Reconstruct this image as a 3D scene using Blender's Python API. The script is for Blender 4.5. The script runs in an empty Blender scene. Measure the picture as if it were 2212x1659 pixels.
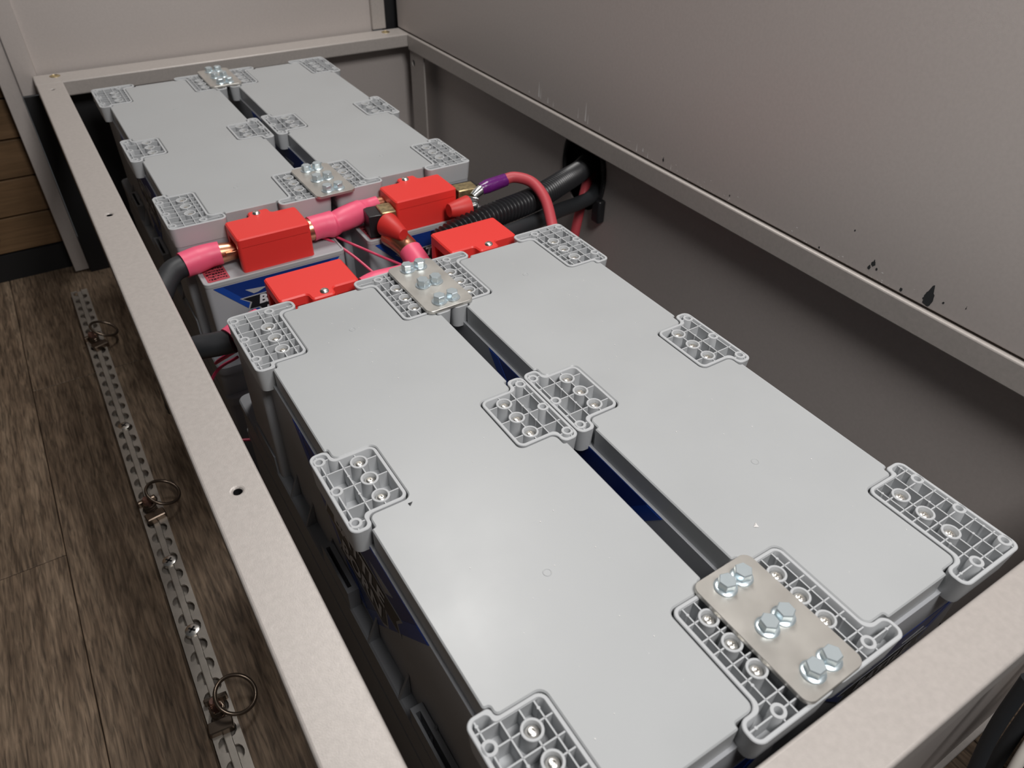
import bpy, bmesh, math, random
from mathutils import Vector, Matrix
random.seed(7)
C = bpy.context.scene.collection
S = 0.01            # all coordinates below are centimetres; battery lids lie at z = 0, the floor 34.5 cm lower
ZF = 34.5
PI = math.pi
def W(p): return Vector((p[0]*S, p[1]*S, (p[2]+ZF)*S))

# ------------------------------------------------------------------ camera, world, lights, exposure
cd = bpy.data.cameras.new('camera'); cam = bpy.data.objects.new('camera', cd); C.objects.link(cam)
cam.location = W((-8.3219, -7.4168, 37.7056)); cam.rotation_euler = (0.8842, -0.0199, -0.5635)
cd.sensor_width = 36; cd.lens = 36*1595.08/2212; cd.clip_start = 0.01; cd.clip_end = 50
cd.dof.use_dof = True; cd.dof.focus_distance = 0.62; cd.dof.aperture_fstop = 11
bpy.context.scene.camera = cam
wd = bpy.data.worlds.new('room'); bpy.context.scene.world = wd; wd.use_nodes = True
wd.node_tree.nodes['Background'].inputs[0].default_value = (0.92, 0.95, 1.0, 1)
wd.node_tree.nodes['Background'].inputs[1].default_value = 0.05
def area(name, loc, target, size, size_y, power, color):
    l = bpy.data.lights.new(name, 'AREA'); l.shape = 'RECTANGLE'; l.size = size; l.size_y = size_y
    l.energy = power; l.color = color
    o = bpy.data.objects.new(name, l); C.objects.link(o); o.location = W(loc)
    d = W(target)-W(loc); o.rotation_euler = d.to_track_quat('-Z', 'Y').to_euler(); return o
area('ceiling_lamp', (46, 102, 150), (28, 60, 0), 0.26, 0.6, 13.5, (1.0, 0.975, 0.94))
area('near_ceiling_lamp', (21, -32, 100), (42, 46, 0), 0.4, 0.35, 12.0, (1.0, 0.975, 0.955))
sc = bpy.context.scene
sc.view_settings.view_transform = 'Standard'; sc.view_settings.look = 'None'
sc.view_settings.gamma = 1; sc.view_settings.use_curve_mapping = False; sc.view_settings.exposure = 0.0

# ------------------------------------------------------------------ materials
def mat(name, col, rough=0.5, metal=0.0, bump=0.0, bscale=800, var=0.0, vscale=30, rvar=0.0, spec=0.5, bdist=0.0004):
    m = bpy.data.materials.new(name); m.use_nodes = True
    nt = m.node_tree; b = nt.nodes['Principled BSDF']
    b.inputs['Base Color'].default_value = (*col, 1); b.inputs['Roughness'].default_value = rough
    b.inputs['Metallic'].default_value = metal; b.inputs['Specular IOR Level'].default_value = spec
    tc = nt.nodes.new('ShaderNodeTexCoord')
    if bump > 0:
        n = nt.nodes.new('ShaderNodeTexNoise'); n.inputs['Scale'].default_value = bscale; n.inputs['Detail'].default_value = 2
        nt.links.new(tc.outputs['Object'], n.inputs['Vector'])
        bp = nt.nodes.new('ShaderNodeBump'); bp.inputs['Strength'].default_value = bump; bp.inputs['Distance'].default_value = bdist
        nt.links.new(n.outputs['Fac'], bp.inputs['Height']); nt.links.new(bp.outputs['Normal'], b.inputs['Normal'])
    if var > 0 or rvar > 0:
        n2 = nt.nodes.new('ShaderNodeTexNoise'); n2.inputs['Scale'].default_value = vscale; n2.inputs['Detail'].default_value = 5
        nt.links.new(tc.outputs['Object'], n2.inputs['Vector'])
        if var > 0:
            r = nt.nodes.new('ShaderNodeMapRange'); r.inputs['From Min'].default_value = .3; r.inputs['From Max'].default_value = .7
            r.inputs['To Min'].default_value = 1-var; r.inputs['To Max'].default_value = 1+var
            nt.links.new(n2.outputs['Fac'], r.inputs['Value'])
            mx = nt.nodes.new('ShaderNodeVectorMath'); mx.operation = 'SCALE'; mx.inputs[0].default_value = col
            nt.links.new(r.outputs[0], mx.inputs['Scale']); nt.links.new(mx.outputs[0], b.inputs['Base Color'])
        if rvar > 0:
            r = nt.nodes.new('ShaderNodeMapRange'); r.inputs['From Min'].default_value = .3; r.inputs['From Max'].default_value = .7
            r.inputs['To Min'].default_value = max(0.03, rough-rvar); r.inputs['To Max'].default_value = rough+rvar
            nt.links.new(n2.outputs['Fac'], r.inputs['Value']); nt.links.new(r.outputs[0], b.inputs['Roughness'])
    return m
M = {}
M['lid'] = mat('battery_lid_grey', (.41, .423, .43), .40, bump=.12, bscale=1500, var=.02, vscale=12, rvar=.06, bdist=.0002)
M['bracket'] = mat('bracket_grey', (.47, .483, .495), .5, bump=.05, bscale=900)
M['case'] = mat('battery_case_grey', (.37, .38, .40), .45, bump=.06, bscale=700, var=.03)
M['ledge'] = mat('shaded_case_grey', (.28, .29, .31), .5)  # case grey darkened for the shade low on the batteries
M['rail'] = mat('greige_powder_coat', (.455, .418, .392), .42, metal=.15, bump=.35, bscale=1700, var=.05, vscale=260, bdist=.00025)
M['panel'] = mat('greige_panel_paint', (.53, .482, .457), .42, metal=.1, bump=.25, bscale=1300, var=.03, vscale=300, bdist=.0002)
M['red'] = mat('red_plastic', (.80, .042, .034), .42, bump=.12, bscale=1100)
M['redcone'] = mat('red_rubber', (.60, .03, .025), .5, bump=.1, bscale=400)
M['pink'] = mat('pink_heat_shrink', (.86, .11, .21), .45, bump=.5, bscale=45, bdist=.0015)
M['pinkwire'] = mat('pink_wire', (.62, .05, .12), .45)
M['redcable'] = mat('red_cable_jacket', (.50, .06, .075), .5, bump=.1, bscale=300)
M['purple'] = mat('purple_heat_shrink', (.13, .012, .16), .25, bump=.8, bscale=160, bdist=.001)
M['black'] = mat('black_cable_rubber', (.022, .024, .027), .5, bump=.2, bscale=250)
M['blackp'] = mat('black_plastic', (.016, .016, .018), .36)
M['copper'] = mat('copper', (.75, .36, .22), .3, metal=1, bump=.2, bscale=120)
M['brass'] = mat('tarnished_brass', (.50, .40, .22), .38, metal=.9, bump=.5, bscale=200, var=.4, vscale=160)
M['steel'] = mat('stainless_steel', (.60, .58, .54), .36, metal=.75, bump=.06, bscale=60, var=.03, vscale=40, rvar=.05)
M['zinc'] = mat('zinc_plated_steel', (.66, .75, .79), .3, metal=.72, bump=.15, bscale=220)
M['screw'] = mat('screw_steel', (.85, .83, .79), .28, metal=1)
M['socket'] = mat('screw_recess', (.10, .10, .10), .4, metal=.8)
M['tin'] = mat('tinned_lug', (.72, .73, .74), .2, metal=1, bump=.3, bscale=150)
M['blue'] = mat('label_blue', (.006, .030, .19), .3)
M['blue2'] = mat('label_bright_blue', (.01, .06, .34), .3)
M['lwhite'] = mat('label_white', (.72, .73, .75), .3)
M['lgrey'] = mat('label_grey', (.40, .41, .42), .3)
M['lblack'] = mat('label_black', (.01, .01, .013), .3)
M['sticker'] = mat('sticker_red', (.42, .07, .09), .35)
M['track'] = mat('aluminium_track', (.46, .42, .375), .42, metal=.6, bump=.15, bscale=300, var=.1, vscale=80)
M['darkbrass'] = mat('bronze_ring', (.20, .155, .12), .3, metal=.9)
M['stud'] = mat('reddish_plated_stud', (.42, .24, .20), .35, metal=.8)
M['mark'] = mat('dark_scuff', (.03, .032, .034), .7)
M['scratch'] = mat('pale_scratch', (.82, .80, .78), .6)
M['white'] = mat('white_cable', (.62, .58, .53), .5)
M['blackfill'] = mat('kick_board_and_shade_black', (.008, .008, .009), .6)  # kick board black, reused to paint the dark of gaps and holes
M['unlitblack'] = mat('unlit_black', (.02, .02, .02), .8)  # black for the cavity shade and the unseen light blockers

def wood(name, c0, c1, c2, axis, grain=1.0):
    m = bpy.data.materials.new(name); m.use_nodes = True; nt = m.node_tree; b = nt.nodes['Principled BSDF']
    N = nt.nodes.new; L = nt.links.new
    tc = N('ShaderNodeTexCoord'); oi = N('ShaderNodeObjectInfo')
    ad = N('ShaderNodeVectorMath'); ad.operation = 'ADD'; L(tc.outputs['Object'], ad.inputs[0])
    cx = N('ShaderNodeCombineXYZ'); ml = N('ShaderNodeMath'); ml.operation = 'MULTIPLY'; ml.inputs[1].default_value = 37
    L(oi.outputs['Random'], ml.inputs[0]); L(ml.outputs[0], cx.inputs[2]); L(cx.outputs[0], ad.inputs[1])
    mp = N('ShaderNodeMapping'); mp.inputs['Scale'].default_value = (1, .09, 1) if axis == 'y' else (.06, 1, 1)
    L(ad.outputs[0], mp.inputs['Vector'])
    n1 = N('ShaderNodeTexNoise'); n1.inputs['Scale'].default_value = 26*grain; n1.inputs['Detail'].default_value = 8; n1.inputs['Distortion'].default_value = 1.6
    n2 = N('ShaderNodeTexNoise'); n2.inputs['Scale'].default_value = 330*grain; n2.inputs['Detail'].default_value = 4; n2.inputs['Distortion'].default_value = .6
    L(mp.outputs[0], n1.inputs['Vector']); L(mp.outputs[0], n2.inputs['Vector'])
    r1 = N('ShaderNodeValToRGB'); e = r1.color_ramp.elements
    e[0].position = .32; e[0].color = (*c0, 1); e[1].position = .68; e[1].color = (*c2, 1)
    k = r1.color_ramp.elements.new(.5); k.color = (*c1, 1)
    L(n1.outputs['Fac'], r1.inputs['Fac'])
    r2 = N('ShaderNodeMapRange'); r2.inputs['From Min'].default_value = .3; r2.inputs['From Max'].default_value = .7
    r2.inputs['To Min'].default_value = .42 if axis == 'y' else .85; r2.inputs['To Max'].default_value = 1.5 if axis == 'y' else 1.12; L(n2.outputs['Fac'], r2.inputs['Value'])
    mx = N('ShaderNodeVectorMath'); mx.operation = 'SCALE'; L(r1.outputs['Color'], mx.inputs[0]); L(r2.outputs[0], mx.inputs['Scale'])
    L(mx.outputs[0], b.inputs['Base Color']); b.inputs['Roughness'].default_value = .6; b.inputs['Specular IOR Level'].default_value = .3
    bp = N('ShaderNodeBump'); bp.inputs['Strength'].default_value = .35; bp.inputs['Distance'].default_value = .0006
    L(n2.outputs['Fac'], bp.inputs['Height']); L(bp.outputs['Normal'], b.inputs['Normal'])
    return m
M['floorwood'] = wood('worn_oak_plank', (.085, .057, .037), (.14, .098, .066), (.20, .145, .10), 'y')
M['wallwood'] = wood('brown_wood_board', (.14, .085, .042), (.17, .10, .05), (.20, .12, .062), 'x', .7)

# ------------------------------------------------------------------ mesh helpers (input in centimetres)
class MB:
    def __init__(s): s.v = []; s.f = []
    def add(s, vs, fs):
        o = len(s.v); s.v += [Vector(v) for v in vs]; s.f += [tuple(i+o for i in f) for f in fs]; return s
    def box(s, x0, x1, y0, y1, z0, z1, M4=None):
        vs = [Vector((x, y, z)) for z in (z0, z1) for y in (y0, y1) for x in (x0, x1)]
        if M4: vs = [M4 @ v for v in vs]
        return s.add(vs, [(0,2,3,1), (4,5,7,6), (0,1,5,4), (2,6,7,3), (0,4,6,2), (1,3,7,5)])
    def prism(s, pts, z0, z1, M4=None, ch=0.0, cap=True):
        """extrude a ccw 2D outline; ch = chamfer at the top edge"""
        n = len(pts); layers = [(pts, z0), (pts, z1-ch)]
        if ch > 0: layers.append((offset(pts, ch), z1))
        vs = [Vector((p[0], p[1], z)) for P_, z in layers for p in P_]
        if M4: vs = [M4 @ v for v in vs]
        fs = []
        for l in range(len(layers)-1):
            for i in range(n): j = (i+1) % n; fs.append((l*n+i, l*n+j, (l+1)*n+j, (l+1)*n+i))
        if cap: fs.append(tuple(reversed(range(n)))); fs.append(tuple((len(layers)-1)*n+i for i in range(n)))
        return s.add(vs, fs)
    def lathe(s, prof, M4, seg=20, close=False):
        n = len(prof); vs = [M4 @ Vector((r*math.cos(2*PI*k/seg), r*math.sin(2*PI*k/seg), z)) for k in range(seg) for r, z in prof]
        fs = []
        for k in range(seg):
            k2 = (k+1) % seg
            for i in range(n-1): fs.append((k*n+i, k2*n+i, k2*n+i+1, k*n+i+1))
            if close: fs.append((k*n+n-1, k2*n+n-1, k2*n, k*n))
        if not close:
            if prof[0][0] > 1e-6: fs.append(tuple(k*n for k in reversed(range(seg))))
            if prof[-1][0] > 1e-6: fs.append(tuple(k*n+n-1 for k in range(seg)))
        return s.add(vs, fs)
    def tube(s, path, rad, seg=16, cap=True):
        path = [Vector(p) for p in path]; n = len(path)
        rs = rad if isinstance(rad, (list, tuple)) else [rad]*n
        t = [(path[min(i+1, n-1)]-path[max(i-1, 0)]).normalized() for i in range(n)]
        up = Vector((0, 0, 1)) if abs(t[0].z) < .9 else Vector((1, 0, 0))
        a = t[0].cross(up).normalized(); vs = []
        for i in range(n):
            a = (a - t[i]*a.dot(t[i])).normalized(); b = t[i].cross(a)
            vs += [path[i]+(a*math.cos(2*PI*k/seg)+b*math.sin(2*PI*k/seg))*rs[i] for k in range(seg)]
        fs = [(i*seg+k, i*seg+(k+1) % seg, (i+1)*seg+(k+1) % seg, (i+1)*seg+k) for i in range(n-1) for k in range(seg)]
        if cap: fs += [tuple(reversed(range(seg))), tuple((n-1)*seg+k for k in range(seg))]
        return s.add(vs, fs)
    def build(s, name, m, parent=None, root=None, smooth=40, bevel=0.0, bseg=2):
        """root: template origin (cm) of the parent; without a parent the origin is put at the base of the mesh"""
        if parent is None and root is None:
            xs = [v.x for v in s.v]; ys = [v.y for v in s.v]; zs = [v.z for v in s.v]
            root = Vector(((min(xs)+max(xs))/2, (min(ys)+max(ys))/2, min(zs)))
        if root is None: root = parent['_root']
        root = Vector(root)
        me = bpy.data.meshes.new(name); me.from_pydata([tuple((v-root)*S) for v in s.v], [], s.f); me.update()
        bm = bmesh.new(); bm.from_mesh(me); bmesh.ops.recalc_face_normals(bm, faces=bm.faces); bm.to_mesh(me); bm.free()
        if smooth: me.polygons.foreach_set('use_smooth', [True]*len(me.polygons)); me.set_sharp_from_angle(angle=math.radians(smooth))
        me.materials.append(M[m] if isinstance(m, str) else m)
        o = bpy.data.objects.new(name, me); C.objects.link(o)
        if parent is not None:
            o.parent = parent
            if parent.type == 'MESH' and '_root' not in parent: pass
            base = ROOTS.get(parent.name, root)
            ROOTS[o.name] = root
            o.location = (root-Vector(base))*S
        else:
            o.location = W(root); ROOTS[o.name] = root
        if bevel > 0:
            bv = o.modifiers.new('bevel', 'BEVEL'); bv.width = bevel*S; bv.segments = bseg; bv.limit_method = 'ANGLE'; bv.angle_limit = math.radians(50)
        return o
ROOTS = {}
def tag(o, label, cat, group=None, kind=None):
    o['label'] = label; o['category'] = cat
    if group: o['group'] = group
    if kind: o['kind'] = kind
    return o
def thing(name, loc, label, cat, group=None, kind=None):
    o = bpy.data.objects.new(name, None); C.objects.link(o); o.empty_display_size = .02
    o.location = W(loc); ROOTS[o.name] = Vector(loc); o['_root'] = tuple(loc)
    return tag(o, label, cat, group, kind)
def part(mb, name, m, parent, **k):
    k.setdefault('root', ROOTS[parent.name]); return mb.build(name, m, parent, **k)
def T(x, y, z): return Matrix.Translation((x, y, z))
def frame_to(p, d, up=(0, 0, 1)):
    d = Vector(d).normalized(); q = d.to_track_quat('Z', 'Y'); return Matrix.Translation(p) @ q.to_matrix().to_4x4()
def offset(pts, d):
    """inward offset of a ccw polygon by d (miter)"""
    n = len(pts); out = []
    for i in range(n):
        a, b, c = Vector(pts[i-1]), Vector(pts[i]), Vector(pts[(i+1) % n])
        e1 = (b-a); e2 = (c-b)
        if e1.length < 1e-6: e1 = e2
        if e2.length < 1e-6: e2 = e1
        e1 = e1.normalized(); e2 = e2.normalized()
        n1 = Vector((-e1.y, e1.x)); n2 = Vector((-e2.y, e2.x)); m = n1+n2
        if m.length < 1e-6: m = n1
        m.normalize(); k = d/max(.35, m.dot(n1)); p = b+m*k; out.append((p.x, p.y))
    return out
def rounded(pts, r, seg=5):
    n = len(pts); rs = r if isinstance(r, (list, tuple)) else [r]*n; out = []
    for i in range(n):
        a, b, c = Vector(pts[i-1]), Vector(pts[i]), Vector(pts[(i+1) % n])
        u = (a-b); v = (c-b); rr = min(rs[i], u.length*.45, v.length*.45)
        if rr < 1e-4: out.append((b.x, b.y)); continue
        u.normalize(); v.normalize()
        p0 = b+u*rr; p1 = b+v*rr; cen = b+u*rr+v*rr       # right-angle corners
        if abs(u.dot(v)) > .1:
            for k in range(seg+1):
                t = k/seg; q = p0*(1-t)**2+b*2*t*(1-t)+p1*t*t; out.append((q.x, q.y))
        else:
            a0 = math.atan2(p0.y-cen.y, p0.x-cen.x); a1 = math.atan2(p1.y-cen.y, p1.x-cen.x)
            da = (a1-a0+PI) % (2*PI)-PI
            for k in range(seg+1): th = a0+da*k/seg; out.append((cen.x+rr*math.cos(th), cen.y+rr*math.sin(th)))
    return out
def rect(x0, x1, y0, y1): return [(x0, y0), (x1, y0), (x1, y1), (x0, y1)]
def ccw(pts):
    A = sum(pts[i-1][0]*pts[i][1]-pts[i][0]*pts[i-1][1] for i in range(len(pts))); return pts if A > 0 else list(reversed(pts))
def spline(ps, n=10):
    ps = [Vector(p) for p in ps]; P_ = [ps[0]*2-ps[1]]+ps+[ps[-1]*2-ps[-2]]; out = []
    for i in range(1, len(P_)-2):
        for k in range(n):
            t = k/n; a, b, c, d = P_[i-1:i+3]
            out.append(.5*((2*b)+(c-a)*t+(2*a-5*b+4*c-d)*t*t+(3*b-a-3*c+d)*t**3))
    out.append(ps[-1]); return out
def textmesh(txt, size, bold=.02, shear=.25):
    c = bpy.data.curves.new('t', 'FONT'); c.body = txt; c.size = size; c.shear = shear; c.offset = bold; c.align_x = 'CENTER'; c.align_y = 'CENTER'; c.resolution_u = 3
    o = bpy.data.objects.new('t', c); C.objects.link(o); dg = bpy.context.evaluated_depsgraph_get(); dg.update()
    me = bpy.data.meshes.new_from_object(o.evaluated_get(dg)); vs = [v.co.copy() for v in me.vertices]; fs = [tuple(p.vertices) for p in me.polygons]
    bpy.data.objects.remove(o); bpy.data.curves.remove(c); bpy.data.meshes.remove(me); return vs, fs
def boolcut(o, cutters):
    """cut the prisms (MB) out of o for good"""
    cs = []
    for mb in cutters:
        c = mb.build('cut', 'blackp', None); cs.append(c)
        md = o.modifiers.new('b', 'BOOLEAN'); md.operation = 'DIFFERENCE'; md.object = c; md.solver = 'EXACT'
    dg = bpy.context.evaluated_depsgraph_get(); dg.update()
    me = bpy.data.meshes.new_from_object(o.evaluated_get(dg)); old = o.data; o.modifiers.clear(); o.data = me; me.name = old.name
    for c in cs: bpy.data.objects.remove(c)
def copy_tree(o, parent=None):
    c = o.copy(); C.objects.link(c); c.parent = parent
    for ch in list(o.children): copy_tree(ch, c)
    return c

# ------------------------------------------------------------------ the setting
FZ = -34.5
fl = thing('floor', (0, 60, FZ-1.2), 'grey-brown wood plank floor running under the metal frame', 'floor', kind='structure')
del fl['category'], fl['label']
part(MB().box(-62, 66, -22, 145, FZ-1.2, FZ-.5), 'subfloor', 'blackfill', fl)
ends = {-58.5: [-22, 20, 108, 145], -40.5: [-22, 66.5, 145], -22.5: [-22, 10, 101.6, 145], -4.5: [-22, 60, 145], 13.5: [-22, 36, 145], 31.5: [-22, 80, 145], 49.5: [-22, 10, 120, 145]}
for x0, ys in ends.items():
    for a, b in zip(ys[:-1], ys[1:]):
        o = part(MB().box(x0+.05, x0+17.95, a+.05, b-.05, FZ-.6, FZ), 'plank', 'floorwood', fl, smooth=0, bevel=.08, bseg=1)
part(MB().box(-4.4, 61.5, -3, 134, FZ+.01, FZ+.15), 'floor_shade_sheet', 'blackfill', fl)  # added black sheet, paints the compartment floor as if in deep shade
# right side: upper wall panel and the lower panel behind the frame
wr = thing('wall_right', (59, 65, 0), 'tall greige painted panel', 'wall', kind='structure'); del wr['category'], wr['label']
part(MB().box(55.95, 63, -6, 134.2, .25, 62), 'upper_panel', 'panel', wr, bevel=.15)
part(MB().box(61.6, 63, -6, 140, FZ, .2), 'cavity_shade_panel', 'unlitblack', wr)  # black stands in for the shade behind the cable hole
lw = MB().box(58.5, 58.8, -.4, 133, FZ, -.9)
lp = part(lw, 'lower_panel', 'panel', wr, root=None) if False else lw.build('lower_panel', 'panel', None, smooth=0)
hole = MB(); hp = [(76.3+4.9*math.cos(a), -7.6+6.3*math.sin(a)) for a in [2*PI*k/40 for k in range(40)]]
hole.add([(57.9, y, z) for y, z in hp]+[(59.5, y, z) for y, z in hp], [tuple(range(40)), tuple(reversed(range(40, 80)))]+[(k, (k+1) % 40, 40+(k+1) % 40, 40+k) for k in range(40)])
boolcut(lp, [hole])
lp.parent = wr; lp.location = (ROOTS[lp.name]-ROOTS[wr.name])*S
# marks low on the upper panel
mk = MB()
for y, z0, h, w in ((73.8, .9, 2.6, .22), (73.2, .7, 1.4, .12), (75.5, .8, 1.5, .1), (85.4, .9, 2.2, .25), (84.9, .8, 1.6, .12), (83, .7, .9, .2), (81.6, .6, .8, .12), (61.4, .9, .5, .2), (62.6, .5, 1.1, .12), (60.4, .4, .8, .1), (88, .8, .4, .2), (56, .5, .7, .1), (70.5, .6, .7, .1)):
    mk.add([(55.94, y-w*.8, z0), (55.94, y+w*.8, z0+.05), (55.94, y+w*.2, z0+h), (55.94, y-w*.05, z0+h*.96)], [(0, 1, 2, 3)])
for k in range(60):
    y = 20+random.random()*45; z = .35+random.random()**2*1.3; w = .03+random.random()*.08
    mk.add([(55.94, y, z), (55.94, y+w*2, z+.02), (55.94, y+w*1.5, z+w), (55.94, y, z+w)], [(0, 1, 2, 3)])
part(mk, 'pale_scratches', 'scratch', wr, smooth=0)['kind'] = 'stuff'
def splat(y, z, r, tip):
    pts = []
    for k in range(22):
        a = 2*PI*k/22; rr = r*(.75+.35*random.random()); py = y+rr*math.cos(a)*.8; pz = z+rr*math.sin(a)
        if abs(a-PI/2) < .2: pz += tip
        pts.append((55.93, py, max(.3, pz)))
    return pts
ms = MB()
for y, z, r, tip in ((20.6, 1.15, .72, .75), (26.8, 1.75, .28, .2), (27.1, 1.2, .22, .1), (26.3, 1.4, .15, 0), (29.8, 4.0, .1, 0), (19.2, 1.5, .12, 0), (17.2, 2.0, .07, .2), (23.3, .7, .2, 0), (33, .6, .14, 0), (57.5, 1.2, .2, .2), (46, 1.1, .12, 0)):
    p = splat(y, z, r, tip); ms.add(p, [tuple(range(len(p)))])
part(ms, 'dark_stains', 'mark', wr, smooth=0)['kind'] = 'stuff'

wb = thing('wall_back', (22, 135, 0), 'greige painted back panel', 'wall', kind='structure'); del wb['category'], wb['label']
part(MB().box(-6.6, 51.2, 135.3, 136, -2, 62), 'upper_panel', 'panel', wb)
part(MB().box(50.9, 53.7, 134.6, 136.2, .1, 62), 'post', 'rail', wb, bevel=.15)
part(MB().box(-9.45, -6.4, 134.6, 136.5, -2.9, 62), 'post', 'panel', wb, bevel=.15)
part(MB().box(-11.9, -9.5, 134.9, 136.5, FZ+.3, 62), 'post_flange', 'panel', wb, bevel=.12)
part(MB().box(2, 58.4, 134, 134.4, FZ, -2.2), 'lower_panel', 'panel', wb)
part(MB().box(-9.4, 1.9, 134, 134.4, FZ, -2.9), 'rail_gap_shade', 'blackfill', wb)  # black put in for the shade of the gap below the rail
part(MB().box(53.9, 60, 136.6, 137, -2, 62), 'post_gap_shade', 'blackfill', wb)  # black strip paints the shade between post and right wall
wl = thing('wall_left', (-35, 139.5, FZ), 'wall of brown horizontal wood boards', 'wall', kind='structure'); del wl['category'], wl['label']
z = -29.6
while z < 62:
    part(MB().box(-62, -9.8, 138.4, 139.6, z+.14, z+6.45-.14), 'board', 'wallwood', wl, bevel=.12, smooth=0); z += 6.45
part(MB().box(-62, -9.8, 139.1, 139.8, -29.6, 62), 'backing', 'blackfill', wl)
bl = MB().box(-62, -9.0, 138.0, 139.4, FZ, -29.7).build('baseboard_left', 'blackfill', None); bl['kind'] = 'structure'
kn = MB().lathe([(0.01, 0), (1.1, 0), (1.2, .3), (.9, .7), (.01, .8)], frame_to((-22.3, 138.4, -26.4), (0, -1, 0)), 20)
part(kn, 'black_grommet', 'blackp', wl)

part(MB().box(-64, -62, -62, 139, FZ, 120), 'left_light_blocker', 'unlitblack', wl)  # unseen, added to block ambient light from the left; black against bounce
wf = MB().box(-64, 63, -66, -64, FZ, 120).build('front_light_blocker', 'unlitblack', None); wf['kind'] = 'structure'  # unseen, added to block ambient light from the near side; black against bounce
# ------------------------------------------------------------------ welded metal frame around the batteries
fr = thing('storage_frame', (25, 62, FZ), 'greige powder coated metal frame of square rails around the batteries', 'frame')
lr = MB().box(-7.15, -3.4, -4.15, 129.5, -2.8, 0).build('rail', 'rail', None, smooth=0)
cut = []
for x, y, r in ((-5.2, 31.0, .3), (-5.3, 78.4, .3), (-5.2, 126.2, .25), (-5.2, -1.5, .3)):
    cut.append(MB().lathe([(r, -1.8), (r, .5)], T(x, y, 0), 18))
boolcut(lr, cut); lr.parent = fr; lr.location = (ROOTS[lr.name]-ROOTS[fr.name])*S
for x, y, r in ((-5.2, 31.0, .3), (-5.3, 78.4, .3), (-5.2, 126.2, .25)): part(MB().lathe([(r*.99, -1.7), (r*.99, -.12), (r*.97, -.12), (r*.97, -1.6), (.01, -1.6)], T(x, y, 0), 18), 'hole_shade_plug', 'blackfill', fr)  # black plugs paint the shade inside the rail holes
bv = lr.modifiers.new('bevel', 'BEVEL'); bv.width = .22*S; bv.segments = 3; bv.limit_method = 'ANGLE'; bv.angle_limit = math.radians(80)
def rail(x0, x1, y0, y1, z0=-2.8, bev=.22, name='rail'):
    return part(MB().box(x0, x1, y0, y1, z0, 0), name, 'rail', fr, bevel=bev, bseg=3)
rail(-7.2, 59.2, 129.6, 134.5, -2.3)
rail(55.6, 59.3, -4.15, 129.5)
rail(-3.3, 55.5, -4.15, -.48)
fg = MB().box(56, 56.3, 124.0, 129.6, FZ, -2.8).build('corner_flange', 'rail', None, smooth=0)
boolcut(fg, [MB().lathe([(.6, -1), (.6, 1)], frame_to((56, 128.3, -5.0), (1, 0, 0)), 18)])
fg.parent = fr; fg.location = (ROOTS[fg.name]-ROOTS[fr.name])*S
part(MB().box(-6.9, -3.6, -4.0, -.7, FZ, -2.9), 'post', 'rail', fr, bevel=.2)
part(MB().box(55.7, 58.9, -4.0, -.7, FZ, -2.9), 'post', 'rail', fr, bevel=.2)
np_ = MB().box(-3.4, 55.6, -3.3, -3.0, -33.4, -2.8)
part(np_, 'front_panel', 'panel', fr)
part(MB().box(-3.4, 55.6, -3.8, -3.1, -33.9, -33.3), 'bottom_lip', 'rail', fr, bevel=.1)
for x, y in ((-4.1, 132.9), (52.6, 132.6)):
    part(MB().lathe([(.8, 0), (.75, .08), (.45, .16), (.40, .10), (.01, .05)], T(x, y, 0), 20), 'rivet', 'brass', fr)

# ------------------------------------------------------------------ battery
U1, UT, U0, V1, VT, V2 = 6.1, 1.6, 4.55, 9.1, 1.55, 8.45
BW, BL = 18.17, 52.0
RT = Vector((BW/2, 26.0, -34.45))      # template origin
def corner_outline(): return [(0, 0), (U1, 0), (U1, VT), (U0, VT), (U0, V2), (UT, V2), (UT, V1), (0, V1)]
MV1, MV2, MU0, MUT = 4.1, 2.95, 4.6, 1.5
def mid_outline(): return [(0, -MV1), (MUT, -MV1), (MUT, -MV2), (MU0, -MV2), (MU0, MV2), (MUT, MV2), (MUT, MV1), (0, MV1)]
def spans(poly, axis, c):
    """inside intervals of an axis-aligned polygon along the line coordinate[axis]=c"""
    xs = []
    n = len(poly)
    for i in range(n):
        a, b = poly[i-1], poly[i]
        if (a[axis] <= c) != (b[axis] <= c): xs.append(a[1-axis]+(b[1-axis]-a[1-axis])*(c-a[axis])/(b[axis]-a[axis]))
    xs.sort(); return list(zip(xs[::2], xs[1::2]))
def ribs(mb, poly, ulines, vlines, bosses, f):
    th = .045
    for axis, lines in ((0, ulines), (1, vlines)):
        for ln in lines:
            c, lim = ln if isinstance(ln, tuple) else (ln, None)
            for a, b in spans(offset(poly, .2), axis, c):
                if lim: a, b = max(a, lim[0]), min(b, lim[1])
                segs = [(a, b)]
                for bu, bv_, r in bosses:
                    d = abs((bu, bv_)[axis]-c)
                    if d < r:
                        h = math.sqrt(r*r-d*d); m = (bu, bv_)[1-axis]; ns = []
                        for s0, s1 in segs:
                            if m+h <= s0 or m-h >= s1: ns.append((s0, s1)); continue
                            if m-h > s0: ns.append((s0, m-h))
                            if m+h < s1: ns.append((m+h, s1))
                        segs = ns
                for s0, s1 in segs:
                    if s1-s0 < .02: continue
                    q = rect(c-th, c+th, s0, s1) if axis == 0 else rect(s0, s1, c-th, c+th)
                    mb.prism(ccw([f(p) for p in q]), -1.45, -.07)
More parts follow.
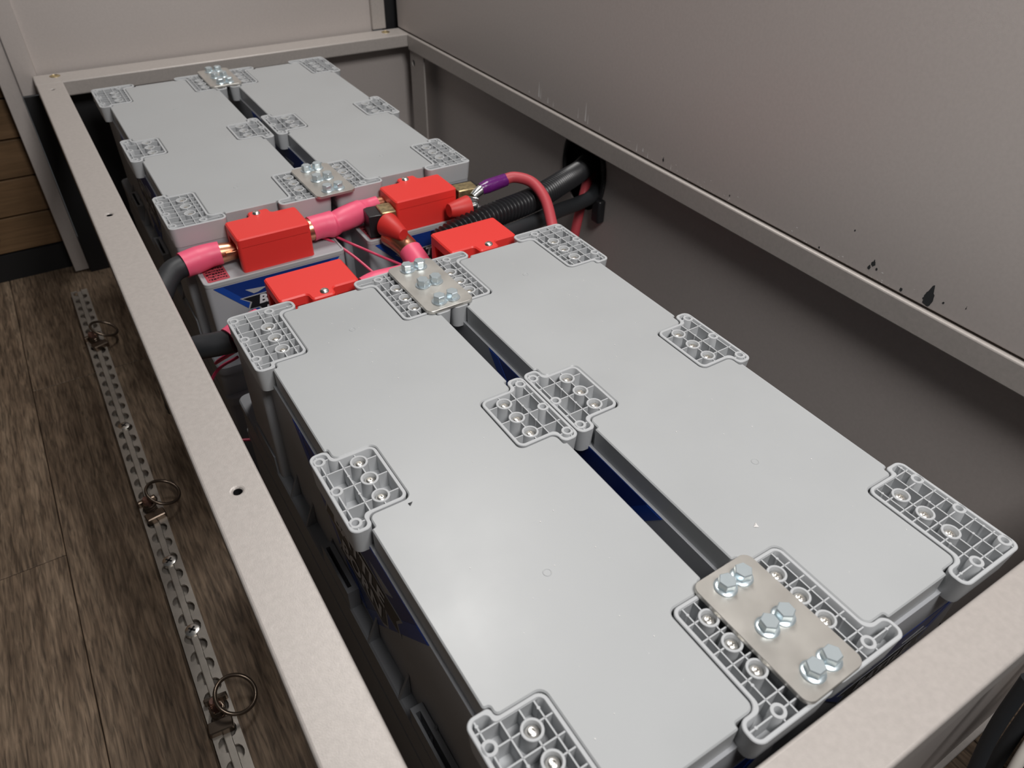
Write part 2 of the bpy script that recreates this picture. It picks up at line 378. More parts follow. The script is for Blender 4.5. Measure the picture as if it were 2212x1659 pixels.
def make_bracket(bat, name, poly, ulines, vlines, rings, screws, dots, f, depth=2.2):
    w = .27
    out = [f(p) for p in poly]; out = ccw(out); inn = offset(out, w)
    ro = rounded(out, .62, 6); ri = []
    # inner outline rounded with matching vertex count
    n = len(out); rs = []
    for i in range(n):
        a, b, c = Vector(out[i-1]), Vector(out[i]), Vector(out[(i+1) % n]); cr = (b-a).cross(c-b) if False else (b.x-a.x)*(c.y-b.y)-(b.y-a.y)*(c.x-b.x)
        rs.append(.62-w if cr > 0 else .62+w*.6)
    ri = rounded(inn, rs, 6)
    cen = Vector((sum(p[0] for p in out)/n, sum(p[1] for p in out)/n))
    taper = offset(ro, .0)
    bot = [(p[0]+(cen.x-p[0])*.05, p[1]+(cen.y-p[1])*.04) for p in ro]
    L = [(bot, -depth), (ro, -.05), (offset(ro, .05), 0), (offset(ri, -.04), 0), (ri, -.05), (ri, -1.45)]
    m = len(ro); mb = MB(); vs = [Vector((p[0], p[1], z)) for P_, z in L for p in P_]; fs = []
    for l in range(len(L)-1):
        for i in range(m): j = (i+1) % m; fs.append((l*m+i, l*m+j, (l+1)*m+j, (l+1)*m+i))
    fs.append(tuple((len(L)-1)*m+i for i in range(m))); fs.append(tuple(reversed(range(m))))
    mb.add(vs, fs)
    for u, v in rings:
        x, y = f((u, v)); mb.lathe([(.50, -1.45), (.46, -.03), (.44, 0), (.26, 0), (.24, -.03), (.24, -1.3)], T(x, y, 0), 20)
    for u, v in screws:
        x, y = f((u, v)); mb.lathe([(.68, -1.45), (.64, -.03), (.61, 0), (.49, 0), (.47, -.03), (.46, -.52), (.01, -.52)], T(x, y, 0), 24)
    for u, v in dots:
        x, y = f((u, v)); mb.lathe([(.10, -1.45), (.10, -.05), (.01, -.05)], T(x, y, 0), 8)
    o = part(mb, name, 'bracket', bat)
    rb = MB(); ribs(rb, poly, ulines, vlines, [(u, v, .46) for u, v in rings]+[(u, v, .6) for u, v in screws], f)
    part(rb, 'rib_grid', 'bracket', o, smooth=0)
    for u, v in screws:
        x, y = f((u, v)); s = MB().lathe([(.41, -.52), (.41, -.38), (.37, -.26), (.29, -.18), (.17, -.14), (.15, -.14), (.13, -.28), (.01, -.28)], T(x, y, 0), 20)
        part(s, 'screw', 'screw', o)
    return o
CU = [(.52), (1.7), (2.87), (3.8)]
CVs = [.85, 1.65, 2.95, 4.05, 5.03, 5.95, 7.1, 8.2]
CR = [(.52, .85), (.52, 4.05), (.52, 7.25), (3.72, .85)]
CS = [(2.87, 3.15), (2.87, 5.03), (2.87, 6.9)]
CD = [(1.7, 2.3), (1.7, 5.5), (3.8, 7.7), (.52, 2.3), (.52, 8.55), (5.4, .85), (3.8, 2.6)]
MU = [.56, 1.85, 3.0]; MV = [-1.84, 0, 1.84, (-3.25, (.5, 1.5)), (3.25, (.5, 1.5))]
MR = [(.58, -3.22), (.58, 0), (.58, 3.22)]; MS = [(3.0, -1.84), (3.0, 0), (3.0, 1.84)]
MD = [(1.85, .95), (1.85, -.95)]
def lid_outline():
    e, g = 1.28, .07
    c = [(U1+g, e), (U1+g, VT+g), (U0+g, VT+g), (U0+g, V2+g), (UT+g, V2+g), (UT+g, V1+g), (e, V1+g)]   # corner walked from end edge to side edge
    m = [(e, -MV1-g), (MUT+g, -MV1-g), (MUT+g, -MV2-g), (MU0+g, -MV2-g), (MU0+g, MV2+g), (MUT+g, MV2+g), (MUT+g, MV1+g), (e, MV1+g)]
    ym = 27.47
    fl0 = lambda p: (p[0], p[1]); fr0 = lambda p: (BW-p[0], p[1]); fl1 = lambda p: (p[0], BL-p[1]); fr1 = lambda p: (BW-p[0], BL-p[1])
    pts = [fr0(p) for p in c]+[(BW-p[0], ym+p[1]) for p in m]+[fr1(p) for p in reversed(c)]+[fl1(p) for p in c]+[(p[0], ym+p[1]) for p in reversed(m)]+[fl0(p) for p in reversed(c)]
    return ccw(pts)
def label_2d(k, mp, parent, name, off):
    """blue wedge label with badge and lettering; k scale, mp maps (s, t, depth) to a template point"""
    hw = 7.1*k; d = 6.9*k; sl = .92
    def plate(pts, m, nm, par, dz):
        n = len(pts); mb = MB().add([mp(s, t, dz) for s, t in pts]+[mp(s, t, dz-.03) for s, t in pts], [tuple(range(n)), tuple(reversed(range(n, 2*n)))]+[(i, (i+1) % n, n+(i+1) % n, n+i) for i in range(n)])
        return part(mb, nm, m, par, smooth=0)
    lab = plate([(-hw, 0), (hw, 0), (hw-sl*d, -d), (-hw+sl*d, -d)], 'blue', name, parent, off)
    for sg in (-1, 1):
        plate([(sg*hw*.995, -.05*k), (sg*(hw-1.0*k), -.05*k), (sg*(hw-1.0*k-sl*d*.98), -d*.99), (sg*(hw-sl*d*.99), -d*.99)], 'blue2', 'bright_edge_stripe', lab, off+.02)
        plate([(sg*3.9*k, -1.05*k), (sg*1.6*k, -1.25*k), (sg*2.6*k, -1.65*k), (sg*3.1*k, -1.7*k)], 'lgrey', 'grey_chevron', lab, off+.03)
    plate([(-4.7*k, -1.95*k), (4.7*k, -1.75*k), (4.1*k, -2.6*k), (4.4*k, -3.3*k), (2.9*k, -3.3*k), (2.9*k, -4.55*k), (2.3*k, -5.1*k), (-2.9*k, -5.1*k), (-2.4*k, -4.4*k), (-2.9*k, -3.6*k), (-4.1*k, -3.6*k), (-3.7*k, -2.7*k)], 'lgrey', 'badge_edge', lab, off+.035)
    bd = plate([(-4.4*k, -2.05*k), (4.45*k, -1.87*k), (3.95*k, -2.6*k), (4.15*k, -3.2*k), (2.75*k, -3.2*k), (2.75*k, -4.5*k), (2.2*k, -4.95*k), (-2.6*k, -4.95*k), (-2.2*k, -4.4*k), (-2.75*k, -3.5*k), (-3.9*k, -3.5*k), (-3.5*k, -2.7*k)], 'lblack', 'black_badge', lab, off+.05)
    mb = MB()
    for txt, t, sz in (('BATTLE', -2.65*k, 1.45*k), ('BORN', -4.15*k, 1.45*k)):
        vs, fs = textmesh(txt, sz, .055*k, .2)
        mb.add([mp(v.x*1.12, t+v.y, off+.08) for v in vs], fs)
    part(mb, 'white_lettering', 'lwhite', lab, smooth=0)
    return lab
def make_battery():
    b = bpy.data.objects.new('battery', None); C.objects.link(b); b.empty_display_size = .05; ROOTS[b.name] = RT
    # case: lower body, terminal shelf body, corner buttresses
    cs = MB()
    cs.prism(rounded(rect(1.05, 17.12, 1.05, 51.0), .5), -34.45, -1.9)
    for ua, ub in ((.25, 6.0), (BW-6.0, BW-.25)): cs.prism(rounded(rect(ua, ub, 44.6, 51.75), .4), -14.2, -1.95)
    case = part(cs, 'case', 'case', b)
    sh = MB(); sh.prism(rounded(rect(1.25, 16.95, 48, 57.5), .55, 6), -34.4, -4.4, ch=.1)
    shelf = part(sh, 'terminal_shelf', 'case', b)
    rim = MB(); o_ = rounded(rect(1.22, 16.98, 51.8, 57.55), .58, 6); i_ = offset(o_, .22)
    m = len(o_); vs = [Vector((p[0], p[1], z)) for P_, z in ((o_, -4.75), (o_, -4.33), (offset(o_, .07), -4.27), (i_, -4.27), (i_, -4.42)) for p in P_]
    rim.add(vs, [(l*m+i, l*m+(i+1) % m, (l+1)*m+(i+1) % m, (l+1)*m+i) for l in range(4) for i in range(m)])
    part(rim, 'shelf_rim', 'lid', shelf)
    # ledge with gussets and lashing pockets low on the case
    lg = MB().prism(rounded(rect(.03, BW-.03, .3, 58.9), 1.0, 6), -15.2, -14.1, ch=.15)
    lg.prism(rounded(rect(.1, BW-.1, .6, 58.4), .6, 6), -33.9, -15.2)
    lg.prism(rounded(rect(.02, BW-.02, .2, 59.1), 1.0, 6), -19.6, -18.4, ch=.2)
    part(lg, 'base_ledge', 'ledge', b)
    for sx in (0, 1):
        fx = (lambda x: x) if sx == 0 else (lambda x: BW-x)
        for y in (9.3, 14.9, 19.2, 24.6, 33.5, 38, 42.0):
            g = MB(); t = .12
            g.add([(fx(1.0), y-t, -14.1), (fx(.06), y-t, -14.1), (fx(1.0), y-t, -11.6), (fx(1.0), y+t, -14.1), (fx(.06), y+t, -14.1), (fx(1.0), y+t, -11.6)], [(0, 1, 2), (3, 5, 4), (0, 3, 4, 1), (1, 4, 5, 2), (0, 2, 5, 3)])
            part(g, 'gusset', 'ledge', b, smooth=0)
        for y0 in (11.5, 28.0, 45.6):
            xa, xb = sorted((fx(.06), fx(1.0)))
            p = MB(); o2 = rect(xa, xb, y0, y0+5.6); xm = (xa+xb)/2+(-.1 if sx == 0 else .1); i2 = rect(xm-.17, xm+.17, y0+.5, y0+5.1)
            vs = [Vector((q[0], q[1], z)) for P_, z in ((o2, -14.1), (o2, -12.0), (i2, -12.0), (i2, -13.6)) for q in P_]
            p.add(vs, [(l*4+i, l*4+(i+1) % 4, (l+1)*4+(i+1) % 4, (l+1)*4+i) for l in range(3) for i in range(4)]+[(12, 13, 14, 15)])
            part(p, 'slotted_pocket', 'ledge', b, smooth=0)
    # lid
    ld = MB().prism(rounded(lid_outline(), .52, 5), -1.92, -.04, ch=.09)
    lid = part(ld, 'lid', 'lid', b)
    ld2 = MB().prism(rounded(rect(1.28, BW-1.28, BL-6, BL-1.28), .3), -4.4, -1.9)
    part(ld2, 'end_wall', 'case', b)
    for v in (14.5, 44.7):
        part(MB().lathe([(.30, -.045), (.28, -.012), (.24, -.012), (.22, -.035), (.01, -.035)], T(9.05, v, 0), 20), 'mould_mark', 'lid', lid)
    ident = lambda p: p
    fs = {'a': lambda p: (p[0], p[1]), 'b': lambda p: (BW-p[0], p[1]), 'c': lambda p: (p[0], BL-p[1]), 'd': lambda p: (BW-p[0], BL-p[1])}
    for k, f in fs.items():
        make_bracket(b, 'corner_bracket', corner_outline(), CU, CVs, CR, CS, CD, f, 2.2 if k in 'ab' else 2.3)
    for f in (lambda p: (p[0], 27.47+p[1]), lambda p: (BW-p[0], 27.47+p[1])):
        make_bracket(b, 'side_bracket', mid_outline(), MU, MV, MR, MS, MD, f)
    # labels on both long sides and on the terminal end
    k = 1.65
    label_2d(k, lambda s, t, d: Vector((1.05-d, 26.7-s, -1.95+t)), b, 'side_label', .03)
    label_2d(k, lambda s, t, d: Vector((17.12+d, 26.7+s, -1.95+t)), b, 'side_label', .03)
    label_2d(1.0, lambda s, t, d: Vector((9.1-s, 57.5+d, -4.95+t)), b, 'end_label', .03)
    label_2d(1.0, lambda s, t, d: Vector((9.1+s, 1.05-d, -5.2+t)), b, 'end_label', .03)
    st = MB().prism(rounded(rect(14.1, 16.45, 53.3, 57.0), .2), -4.43, -4.38)
    stk = part(st, 'warning_sticker', 'sticker', b)
    pr = MB(); R_ = random.Random(3)
    for r in range(6):
        x = 14.3
        while x < 16.1:
            w = .08+R_.random()*.22; pr.prism(rect(x, min(x+w, 16.3), 53.6+r*.55, 53.6+r*.55+.14+.16*R_.random()), -4.38, -4.365); x += w+.07
    part(pr, 'fine_print', 'lblack', stk, smooth=0)
    return b
bat = make_battery()
def place_bat(o, x, y, th, rot180, label):
    """x, y: world position of template corner (0, 0)"""
    a = th+(PI if rot180 else 0)
    c, s = math.cos(a), math.sin(a); ox = x+RT.x*c-RT.y*s; oy = y+RT.x*s+RT.y*c
    o.location = W((ox, oy, RT.z)); o.rotation_euler = (0, 0, a)
    tag(o, label, 'battery', 'grey batteries in the metal frame')
protos = [bat, copy_tree(bat), copy_tree(bat), copy_tree(bat)]
place_bat(protos[0], 0, 0, .0032, False, 'large grey battery nearest the viewer, beside the left rail, with ribbed corner brackets')
place_bat(protos[1], 18.245, .12, .0028, False, 'large grey battery at near right, beside the shadowed right side panel')
place_bat(protos[2], 17.72, 123.33, -.0026, True, 'grey battery at far left behind the red covers, its lit front label facing the viewer')
place_bat(protos[3], 36.34, 123.57, -.0005, True, 'grey battery at far right, in front of the corner where back and right walls meet')

# ------------------------------------------------------------------ red terminal covers
def make_cover():
    x0, x1, y0, y1 = -4.0, 4.0, 0, 4.8; t0, t1, ty = -1.15, 1.15, 5.95     # tab on +y
    b = thing('terminal_cover', (0, 2.4, 0), 'red cover', 'cover')
    H = 3.95
    def body(): return [(x0, y0), (x1, y0), (x1, y1), (t1+.1, y1), (t1, ty), (t0, ty), (t0-.1, y1), (x0, y1)]
    mb = MB().prism(rounded(body(), .35, 5), H-1.05, H, ch=.14)
    mb.prism(rounded([(x0, y0), (x1, y0), (x1, .75), (x0, .75)], [.35, .35, .02, .02], 5), 0, H-1.0)
    mb.prism(rounded([(x0, 4.15), (x1, 4.15), (x1, y1), (t1+.1, y1), (t1, ty), (t0, ty), (t0-.1, y1), (x0, y1)], [.02, .02, .35, .2, .3, .3, .2, .35], 5), 0, H-1.0)
    mb.box(x0+.02, x0+.35, .6, 1.0, 0, H-1); mb.box(x0+.02, x0+.35, 3.8, 4.3, 0, H-1)
    mb.box(x1-.35, x1-.02, .6, 1.0, 0, H-1); mb.box(x1-.35, x1-.02, 3.8, 4.3, 0, H-1)
    part(mb, 'cover_shell', 'red', b)
    part(MB().lathe([(.46, H), (.42, H+.12), (.28, H+.22), (.13, H+.24), (.12, H+.1), (.01, H+.1)], T(-.3, 5.2, 0), 20), 'screw', 'screw', b)
    return b
cov = make_cover()
def place_cover(o, x, y, rot, lab):
    o.location = W((x, y, -4.4)); o.rotation_euler = (0, 0, rot); o['label'] = lab; o['group'] = 'red terminal covers'
cvs = [cov]+[copy_tree(cov) for _ in range(3)]
place_cover(cvs[0], 9.02, 68.9, 0, 'red plastic terminal cover between two pink cable sleeves, nearest the left rail')
place_cover(cvs[1], 27.35, 68.8, 0, 'red plastic terminal cover beside the two cone-capped fuse blocks')
place_cover(cvs[2], 9.0, 55.35, PI, 'red plastic terminal cover behind the lid of the near left battery')
place_cover(cvs[3], 27.25, 55.35, PI, 'red plastic terminal cover behind the lid of the near right battery')

# ------------------------------------------------------------------ steel tie plates with bolts
def make_plate():
    b = thing('tie_plate', (0, 0, 0), 'plate', 'plate')
    part(MB().prism(rounded(rect(-2.38, 2.38, -4.45, 4.45), .62, 8), .02, .32, ch=.03), 'plate', 'steel', b)
    for j in range(3):
        for i in range(2):
            x = (-.68, .68)[i]; y = (-3.25, 0, 3.25)[j]; rot = (i*3+j)*.37
            hx = [(.575*math.cos(rot+k*PI/3), .575*math.sin(rot+k*PI/3)) for k in range(6)]
            bt = MB().lathe([(.74, .32), (.74, .37), (.66, .43), (.5, .47), (.01, .47)], T(x, y, 0), 24)
            bt.prism([(x+p[0], y+p[1]) for p in hx], .44, 1.0, ch=.0)
            bt.prism([(x+p[0], y+p[1]) for p in hx], .98, 1.05, ch=.05)
            part(bt, 'hex_flange_bolt', 'zinc', b, smooth=25, bevel=.03, bseg=1)
    return b
pl = make_plate(); pls = [pl]+[copy_tree(pl) for _ in range(3)]
for o, (x, y, r, lab) in zip(pls, ((18.15, 4.6, .018, 'large steel tie plate with six hex bolts nearest the viewer, bridging the near batteries'),
        (17.98, 47.6, .012, 'steel tie plate with six hex bolts beside the red covers, on the near batteries'),
        (17.85, 75.0, .02, 'steel tie plate with six bolts on the far batteries, just behind the pink jumper sleeve'),
        (17.85, 119.35, .0, 'small looking steel tie plate with six bolts farthest away, touching the back rail'))):
    o.location = W((x, y, 0)); o.rotation_euler = (0, 0, r); o['label'] = lab; o['group'] = 'steel tie plates on the brackets'

# ------------------------------------------------------------------ cables
def cable(name, label, segs, cat='cable'):
    """segs: (part name, material, path, radius, extra)"""
    p0 = segs[0][2][0]; b = thing(name, p0, label, cat)
    for s in segs:
        part(MB().tube(spline(s[2], 8), s[3], 18), s[1], s[0], b) if False else None
        pth = spline(s[2], s[4] if len(s) > 4 else 8); r = s[3]
        if isinstance(r, (list, tuple)):
            n = len(pth); m = len(r); r = [r[min(m-2, int(i*(m-1)/(n-1)))]*(1-((i*(m-1)/(n-1))-min(m-2, int(i*(m-1)/(n-1)))))+r[min(m-1, int(i*(m-1)/(n-1))+1 if int(i*(m-1)/(n-1)) < m-1 else m-1)]*((i*(m-1)/(n-1))-min(m-2, int(i*(m-1)/(n-1)))) for i in range(n)]
        part(MB().tube(pth, r, 20), s[0], s[1], b)
    return b
ca = cable('battery_cable', 'thick black battery cable with pink sleeve entering the red cover nearest the left rail', [
    ('black_jacket', 'black', [(-.2, 69.2, -3.1), (-1.8, 68.6, -3.3), (-3.4, 67.0, -4.3), (-4.8, 64.6, -5.4), (-5.6, 62.5, -9), (-5.8, 61, -15)], 1.2),
    ('pink_sleeve', 'pink', [(3.6, 69.4, -2.85), (2.4, 69.5, -2.9), (1.2, 69.4, -3.0), (-.5, 69.1, -3.1)], [1.25, 1.3, 1.42, 1.4]),
    ('copper_barrel', 'copper', [(5.4, 69.3, -3.0), (4.6, 69.35, -2.95), (3.3, 69.4, -2.9)], [.9, 1.0, 1.15])])
part(MB().box(3.9, 6.2, 68.2, 70.5, -2.9, -2.45), 'copper_lug', 'copper', ca, bevel=.05)
cb = cable('battery_cable', 'thick black cable with thin pink collar leaving the near left battery under its corner bracket', [
    ('black_jacket', 'black', [(.3, 53.6, -3.6), (-1.2, 54.3, -3.9), (-3.4, 55.6, -4.6), (-5.2, 56.4, -6.5), (-6.0, 56.6, -11)], 1.16),
    ('pink_sleeve', 'pink', [(3.4, 54.6, -3.1), (1.5, 54.2, -3.3), (.1, 53.7, -3.6)], 1.36),
    ('copper_barrel', 'copper', [(5.6, 54.8, -3.0), (4.6, 54.8, -3.0), (3.2, 54.6, -3.1)], [.9, 1.0, 1.15])])
cc = cable('jumper_cable', 'short cable in pink heat shrink sleeve joining the two rear red covers', [
    ('pink_sleeve', 'pink', [(13.8, 69.3, -2.65), (14.7, 69.35, -2.6), (15.8, 69.4, -2.65), (16.6, 69.45, -2.75), (17.4, 69.5, -2.6), (19.0, 69.8, -2.45), (20.4, 70.1, -2.3), (21.2, 70.25, -2.1), (22.6, 70.35, -2.0)], [1.42, 1.38, 1.42, 1.55, 1.3, 1.42, 1.42, 1.3, .9, .88]),
    ('copper_barrel', 'copper', [(12.6, 69.2, -2.7), (13.2, 69.2, -2.65), (14.0, 69.2, -2.6)], [1.15, 1.25, 1.28]),
    ('copper_lug', 'copper', [(22.4, 70.3, -2.1), (23.2, 70.3, -2.1), (24.4, 70.2, -2.2)], [.85, .8, .7])])
cd2 = cable('jumper_cable', 'pink heat shrink sleeve half hidden behind the steel tie plate on the near batteries', [
    ('pink_sleeve', 'pink', [(13.7, 54.2, -2.3), (15.2, 54.2, -2.2), (17.6, 54.0, -2.2), (20.2, 53.9, -2.3), (22.0, 54.0, -2.5)], [1.0, 1.2, 1.2, 1.2, 1.0]),
    ('copper_barrel', 'copper', [(21.7, 54.1, -2.5), (22.8, 54.3, -2.5), (23.9, 54.6, -2.6)], [.8, .7, .55]),
    ('copper_lug', 'copper', [(12.8, 54.4, -2.4), (13.6, 54.2, -2.3)], .7)])
# fuse blocks
def fuse(label, base, rot, blk, brs):
    b = thing('fuse_block', base, label, 'fuse'); R_ = T(*base) @ Matrix.Rotation(rot, 4, 'Z')
    part(MB().box(*blk, M4=R_), 'black_base', 'blackp', b, bevel=.08)
    part(MB().box(*brs, M4=R_), 'brass_block', 'brass', b, bevel=.12)
    return b
f1 = fuse('dark and brass fuse block with red cone cap pointing towards the viewer', (22.2, 67.9, -4.3), -.12,
          (-2.1, 1.15, -1.5, 1.1, 0, 2.75), (-.6, 1.15, -1.75, .75, .4, 3.05))
part(MB().lathe([(1.42, 0), (1.42, .3), (.72, 2.9), (.62, 3.0), (.01, 3.02)], frame_to((21.7, 65.75, -2.5), (.24, -1, -.06)), 28), 'cone_cap', 'redcone', f1)
f2 = fuse('brass topped fuse block with red cone cap pointing left, beside the purple sleeve', (32.9, 68.0, -4.3), -.05,
          (-1.2, 2.1, -.2, 1.5, 0, 2.9), (-1.0, 1.7, -1.2, .9, .5, 3.1))
part(MB().lathe([(1.38, 0), (1.38, .2), (.85, 2.5), (.78, 2.62), (.01, 2.64)], frame_to((31.9, 64.7, -2.35), (-1, .0, .06)), 28), 'cone_cap', 'redcone', f2)
part(MB().lathe([(.95, 0), (.95, .25), (.45, .3), (.45, 1.0), (.01, 1.0)], frame_to((31.9, 64.8, -2.4), (1, -.1, 0)), 20), 'tin_washer', 'tin', f2)
# cable dropping from fuse 1
ce = cable('fuse_cable', 'copper elbow and pink sleeve dropping from the red cone cap towards the near batteries', [
    ('copper_elbow', 'copper', [(21.9, 65.8, -3.9), (22.4, 64.4, -4.1), (22.9, 63.0, -4.7), (23.0, 61.9, -5.2)], [1.35, 1.35, 1.3, 1.1]),
    ('pink_sleeve', 'pink', [(23.0, 62.7, -4.8), (23.1, 61.0, -5.5), (23.0, 58.9, -6.0), (22.9, 56.6, -5.6), (23.4, 54.8, -4.4)], [1.36, 1.4, 1.3, 1.1, .8])])
# silver lug + purple sleeve + red cable
cf = cable('charger_cable', 'pinkish red cable with glossy purple sleeve and silver lug arching over the black conduit', [
    ('red_jacket', 'redcable', [(37.8, 66.5, -1.0), (39.4, 66.1, -.75), (40.9, 64.4, -1.1), (41.2, 61.9, -2.3), (40.6, 59.4, -4.2), (39.6, 56.8, -6.0), (38.6, 54.5, -9), (38.2, 53, -14)], .68),
    ('purple_sleeve', 'purple', [(34.6, 66.3, -1.35), (35.6, 66.35, -1.2), (36.8, 66.4, -1.1), (38.3, 66.5, -1.0)], [.72, .86, .84, .80]),
    ('lug_barrel', 'tin', [(33.3, 65.9, -1.9), (34.0, 66.1, -1.6), (34.8, 66.3, -1.35)], [.55, .62, .66])])
part(MB().box(-.75, .75, -.16, .16, -1.2, .8, M4=T(32.9, 65.2, -2.3) @ Matrix.Rotation(-.9, 4, 'Z')), 'lug_tongue', 'tin', cf, bevel=.1)
part(MB().lathe([(.5, 0), (.5, .7), (.01, .7)], frame_to((33.3, 64.6, -2.9), (.5, -.8, 0)), 6), 'nut', 'tin', cf, smooth=20, bevel=.04)
# corrugated conduit
raw = spline([(26.5, 62.3, -4.6), (29.6, 62.6, -3.9), (34.0, 63.1, -3.5), (42.0, 65.3, -3.9), (50.0, 69.8, -5.0), (56.5, 75.0, -7.0), (61, 78.5, -7.8)], 30)
pth = [raw[0]]; acc = 0.0; step = .085
for a, b in zip(raw[:-1], raw[1:]):
    d = (b-a).length; t = step-acc
    while t <= d: pth.append(a.lerp(b, t/d)); t += step
    acc = (acc+d) % step
rr = [1.40+.19*math.cos(2*PI*i/7) for i in range(len(pth))]
cg = MB().tube(pth, rr, 20).build('conduit', 'blackp', None, smooth=60); tag(cg, 'black corrugated conduit running from behind the red covers to the panel hole', 'conduit')
ch = MB().tube(spline([(33.5, 60.2, -4.6), (36.5, 61.2, -5.1), (41.5, 63.8, -6.2), (47, 67, -7.6), (52.5, 69.8, -9), (57, 72.2, -9.9), (61, 75.2, -9.6)], 10), 1.0, 18).build('smooth_cable', 'black', None)
tag(ch, 'smooth black cable below the corrugated conduit, entering the panel hole', 'cable')
ci = MB().tube(spline([(52.6, 72.0, -34.2), (53.2, 72.4, -30), (54.6, 73.2, -22), (55.8, 73.8, -16), (57.2, 74.6, -12), (59.0, 76.0, -9.8), (61.2, 77.5, -9)], 8), .72, 16).build('red_cable', 'redcable', None)
tag(ci, 'red cable rising from below into the hole in the right panel', 'cable')
# edge trim of the hole
a0, a1 = math.radians(-38), math.radians(215); n = 260; tp = []
for i in range(n+1):
    a = a0+(a1-a0)*i/n; tp.append((58.45, 76.3+4.9*math.cos(a), -7.6+6.3*math.sin(a)))
et = MB().tube(tp, [.42+(.05 if i % 2 else -.03) for i in range(n+1)], 8).build('edge_trim', 'blackp', None, smooth=25)
tag(et, 'black toothed rubber edge trim around the cable hole in the right panel', 'edge trim')
cl = MB().box(57.2, 58.5, 70.4, 72.2, -13.8, -10.2).build('cable_clip', 'blackp', None, bevel=.3)
tag(cl, 'small black clip on the right panel just below the cable hole', 'clip')
# thin pink sense wires
for pts, lab in (([(13.6, 70.0, -4.0), (15.3, 69.2, -4.2), (17.0, 66.2, -5.2), (18.3, 62.6, -6.4), (19.0, 60.0, -7.0), (19.6, 57.5, -7.2)], 'thin pink wire, left of the pair leaving the pink jumper sleeve'),
                 ([(13.8, 70.3, -3.8), (15.8, 69.8, -4.0), (18.2, 67.2, -5.0), (20.4, 63.6, -5.6), (22.4, 60.8, -6.2), (24, 58.6, -6.8)], 'thin pink wire, right of the pair curving in front of the far right battery label'),
                 ([(.8, 55.6, -6), (-.8, 56.6, -7.2), (-1.3, 57.8, -8.4), (-1.0, 58.2, -8.6), (.8, 56.8, -7.0)], 'thin pink wire looped under the black cable with the pink collar'),
                 ([(.6, 56.0, -7.2), (-1.6, 57.4, -9.2), (-3.6, 57.8, -13), (-4.4, 58, -17)], 'thin dark pink wire hanging down beside the left rail'),
                 ([(1.2, 61.0, -22.8), (-1.2, 61.4, -22.3), (-3.6, 61.2, -22.6), (-5.5, 60.8, -24)], 'thin pink wire low in the dark gap by the left rail')):
    o = MB().tube(spline(pts, 10), .16, 8).build('sense_wire', 'pinkwire', None); tag(o, lab, 'wire', 'thin pink sense wires')
# cables at the near right corner
for pts, r, m, lab in (([(43.6, -5.0, -8), (42.2, -5.4, -15), (40, -6.4, -24), (38.6, -8, -33.6)], .55, 'black', 'black cable hanging outside the near rail, beside the white cable'),
                       ([(36.2, -4.6, -9), (35.2, -5.2, -15), (34.2, -6.6, -22), (33.8, -8, -30)], .5, 'black', 'shorter black cable hanging outside the near rail at the bottom edge'),
                       ([(46.6, -6.2, -14), (43.5, -6.5, -16), (40.0, -7.0, -18.5), (38.0, -7.7, -21.5), (37.4, -8.4, -24)], .42, 'white', 'off-white cable beside the black bag at the lower right corner')):
    o = MB().tube(spline(pts, 10), r, 14).build('loose_cable', m, None); tag(o, lab, 'cable')
bg = MB().prism(rounded(rect(40.5, 52, -14, -7.6), 2, 6), FZ, -17, ch=1.5).build('black_mass', 'blackfill', None)  # plain black prism filling the lower right corner
tag(bg, 'dark black bag on the floor outside the near rail', 'mass')

# ------------------------------------------------------------------ aluminium cargo track with ring fittings on the floor
tr = thing('cargo_track', (-12.35, 60, FZ), 'perforated aluminium tie-down track on the wood floor beside the left rail', 'track')
part(MB().box(-13.6, -11.1, -20, 126.5, FZ, FZ+.12), 'track_channel', 'track', tr)
part(MB().box(-12.72, -11.98, -20, 126.5, FZ+.1, FZ+.8), 'centre_strip', 'track', tr, bevel=.1)
pitch = 2.62
for sg in (-1, 1):
    pts = []; xo = sg*1.3; xi = sg*.36
    y = -20.0+ (1.31 if sg > 0 else 0)
    line = [(xi, -20)]
    while y < 125:
        c = y+pitch/2
        for k in range(7):
            a = -1+2*k/6; yy = c+.88*math.sin(a*PI/2); xx = sg*(.36+.66*math.cos(a*PI/2))
            line.append((xx, yy))
        y += pitch
    line.append((xi, 126.5)); line += [(xo, 126.5), (xo, -20)]
    part(MB().prism(ccw([(-12.35+p[0], p[1]) for p in line]), FZ+.75, FZ+1.0), 'scalloped_lip', 'track', tr, smooth=0)
    part(MB().box(*sorted((-12.35+sg*1.27, -12.35+sg*1.05)), -20, 126.5, FZ, FZ+.95), 'side_wall', 'track', tr)
for y in (58.4, 47.8, 85.5):
    s = MB().lathe([(.78, FZ+.5), (.78, FZ+.98), (.6, FZ+1.05), (.01, FZ+1.06)], T(-12.35, y, 0), 20)
    so = part(s, 'screw', 'screw', tr)
    cr = MB(); cr.box(-.42, .42, -.1, .1, FZ+1.05, FZ+1.08, M4=T(-12.35, y, 0) @ Matrix.Rotation(.7, 4, 'Z')); cr.box(-.1, .1, -.42, .42, FZ+1.05, FZ+1.08, M4=T(-12.35, y, 0) @ Matrix.Rotation(.7, 4, 'Z'))
    part(cr, 'cross_recess', 'blackp', so, smooth=0)
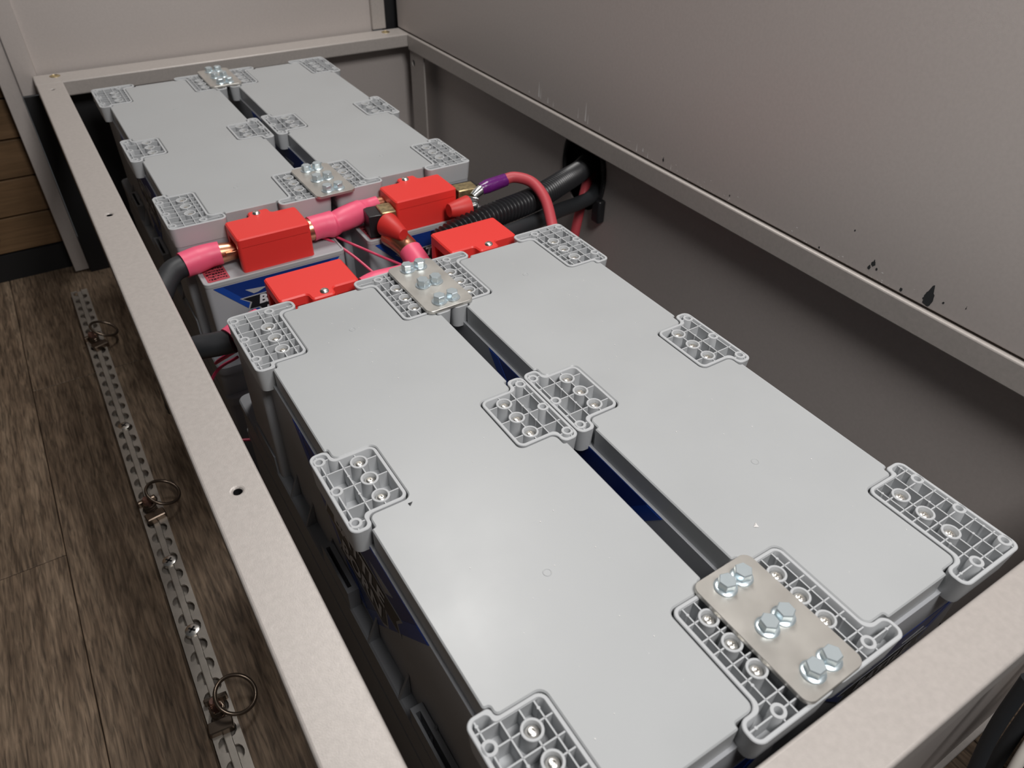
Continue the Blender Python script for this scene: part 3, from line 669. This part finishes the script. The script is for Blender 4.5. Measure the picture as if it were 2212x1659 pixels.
def ring_fitting():
    b = thing('ring_fitting', (0, 0, 0), 'ring', 'fitting')
    bd = MB().prism(rounded(rect(-1.15, 1.15, -2.4, -1.1), .2), .6, 1.5, ch=.1); bd.prism(rounded(rect(-1.1, 1.1, 1.0, 1.5), .15), .6, 1.6, ch=.1); bd.box(-.7, .7, -1.3, 1.2, .5, 1.0)
    part(bd, 'body', 'darkbrass', b, bevel=.05)
    sp = [(.62*math.cos(a*.7), .62*math.sin(a*.7)-.2, 1.0+a*.035) for a in range(34)]
    part(MB().tube([Vector(p) for p in sp], .11, 8), 'spring', 'darkbrass', b)
    part(MB().lathe([(.45, .9), (.45, 2.4), (.36, 2.6), (.01, 2.62)], T(-.1, .3, 0), 18), 'stud', 'stud', b)
    R_ = T(1.95, .15, 2.4) @ Matrix.Rotation(.45, 4, 'Y') @ Matrix.Rotation(.2, 4, 'X')
    pts = [R_ @ Vector((1.95*math.cos(a), 1.95*math.sin(a), 0)) for a in [2*PI*k/48 for k in range(49)]]
    part(MB().tube(pts, .2, 10, cap=False), 'pull_ring', 'darkbrass', b)
    return b
rf = ring_fitting(); rfs = [rf, copy_tree(rf), copy_tree(rf)]
for o, (y, r, lab) in zip(rfs, ((37.2, -.1, 'ring fitting nearest the viewer, large open ring standing on the floor track'),
                             (67.6, .15, 'middle ring fitting on the floor track, with a copper coloured stud'),
                             (108.5, .3, 'farthest ring fitting on the floor track, small in the shadow'))):
    o.location = W((-12.4, y, FZ+.2)); o.rotation_euler = (0, 0, r); o['label'] = lab; o['group'] = 'tie-down ring fittings'

# ------------------------------------------------------------------ small debris on the lids
chip = MB().add([(4.15, 24.0, .0), (4.5, 23.97, .02), (4.2, 23.72, .0), (4.25, 23.9, .05)], [(0, 2, 1), (0, 1, 3), (1, 2, 3), (2, 0, 3)]).build('plastic_chip', 'mark', None, smooth=0)
tag(chip, 'tiny dark chip lying on the near left battery lid', 'chip')
chip = MB().add([(22.6, 10.4, .0), (23.0, 10.6, .0), (22.9, 10.2, .0), (22.8, 10.4, .1)], [(0, 2, 1), (0, 1, 3), (1, 2, 3), (2, 0, 3)]).build('plastic_chip', 'scratch', None, smooth=0)
tag(chip, 'tiny white chip lying on the near right battery lid', 'chip')
dm = MB(); R_ = random.Random(11)
for k in range(70):
    side = R_.random() < .5; x = (5+R_.random()*8) if side else (23.4+R_.random()*8); y = 4+R_.random()*44; s = .02+R_.random()*.035
    dm.box(x, x+s, y, y+s*1.4, -.035, -.035+s*.6)
d = dm.build('dust', 'scratch', None, smooth=0); tag(d, 'fine pale dust specks scattered over the near battery lids', 'dust', kind='stuff')
for o in C.objects:
    if '_root' in o: del o['_root']
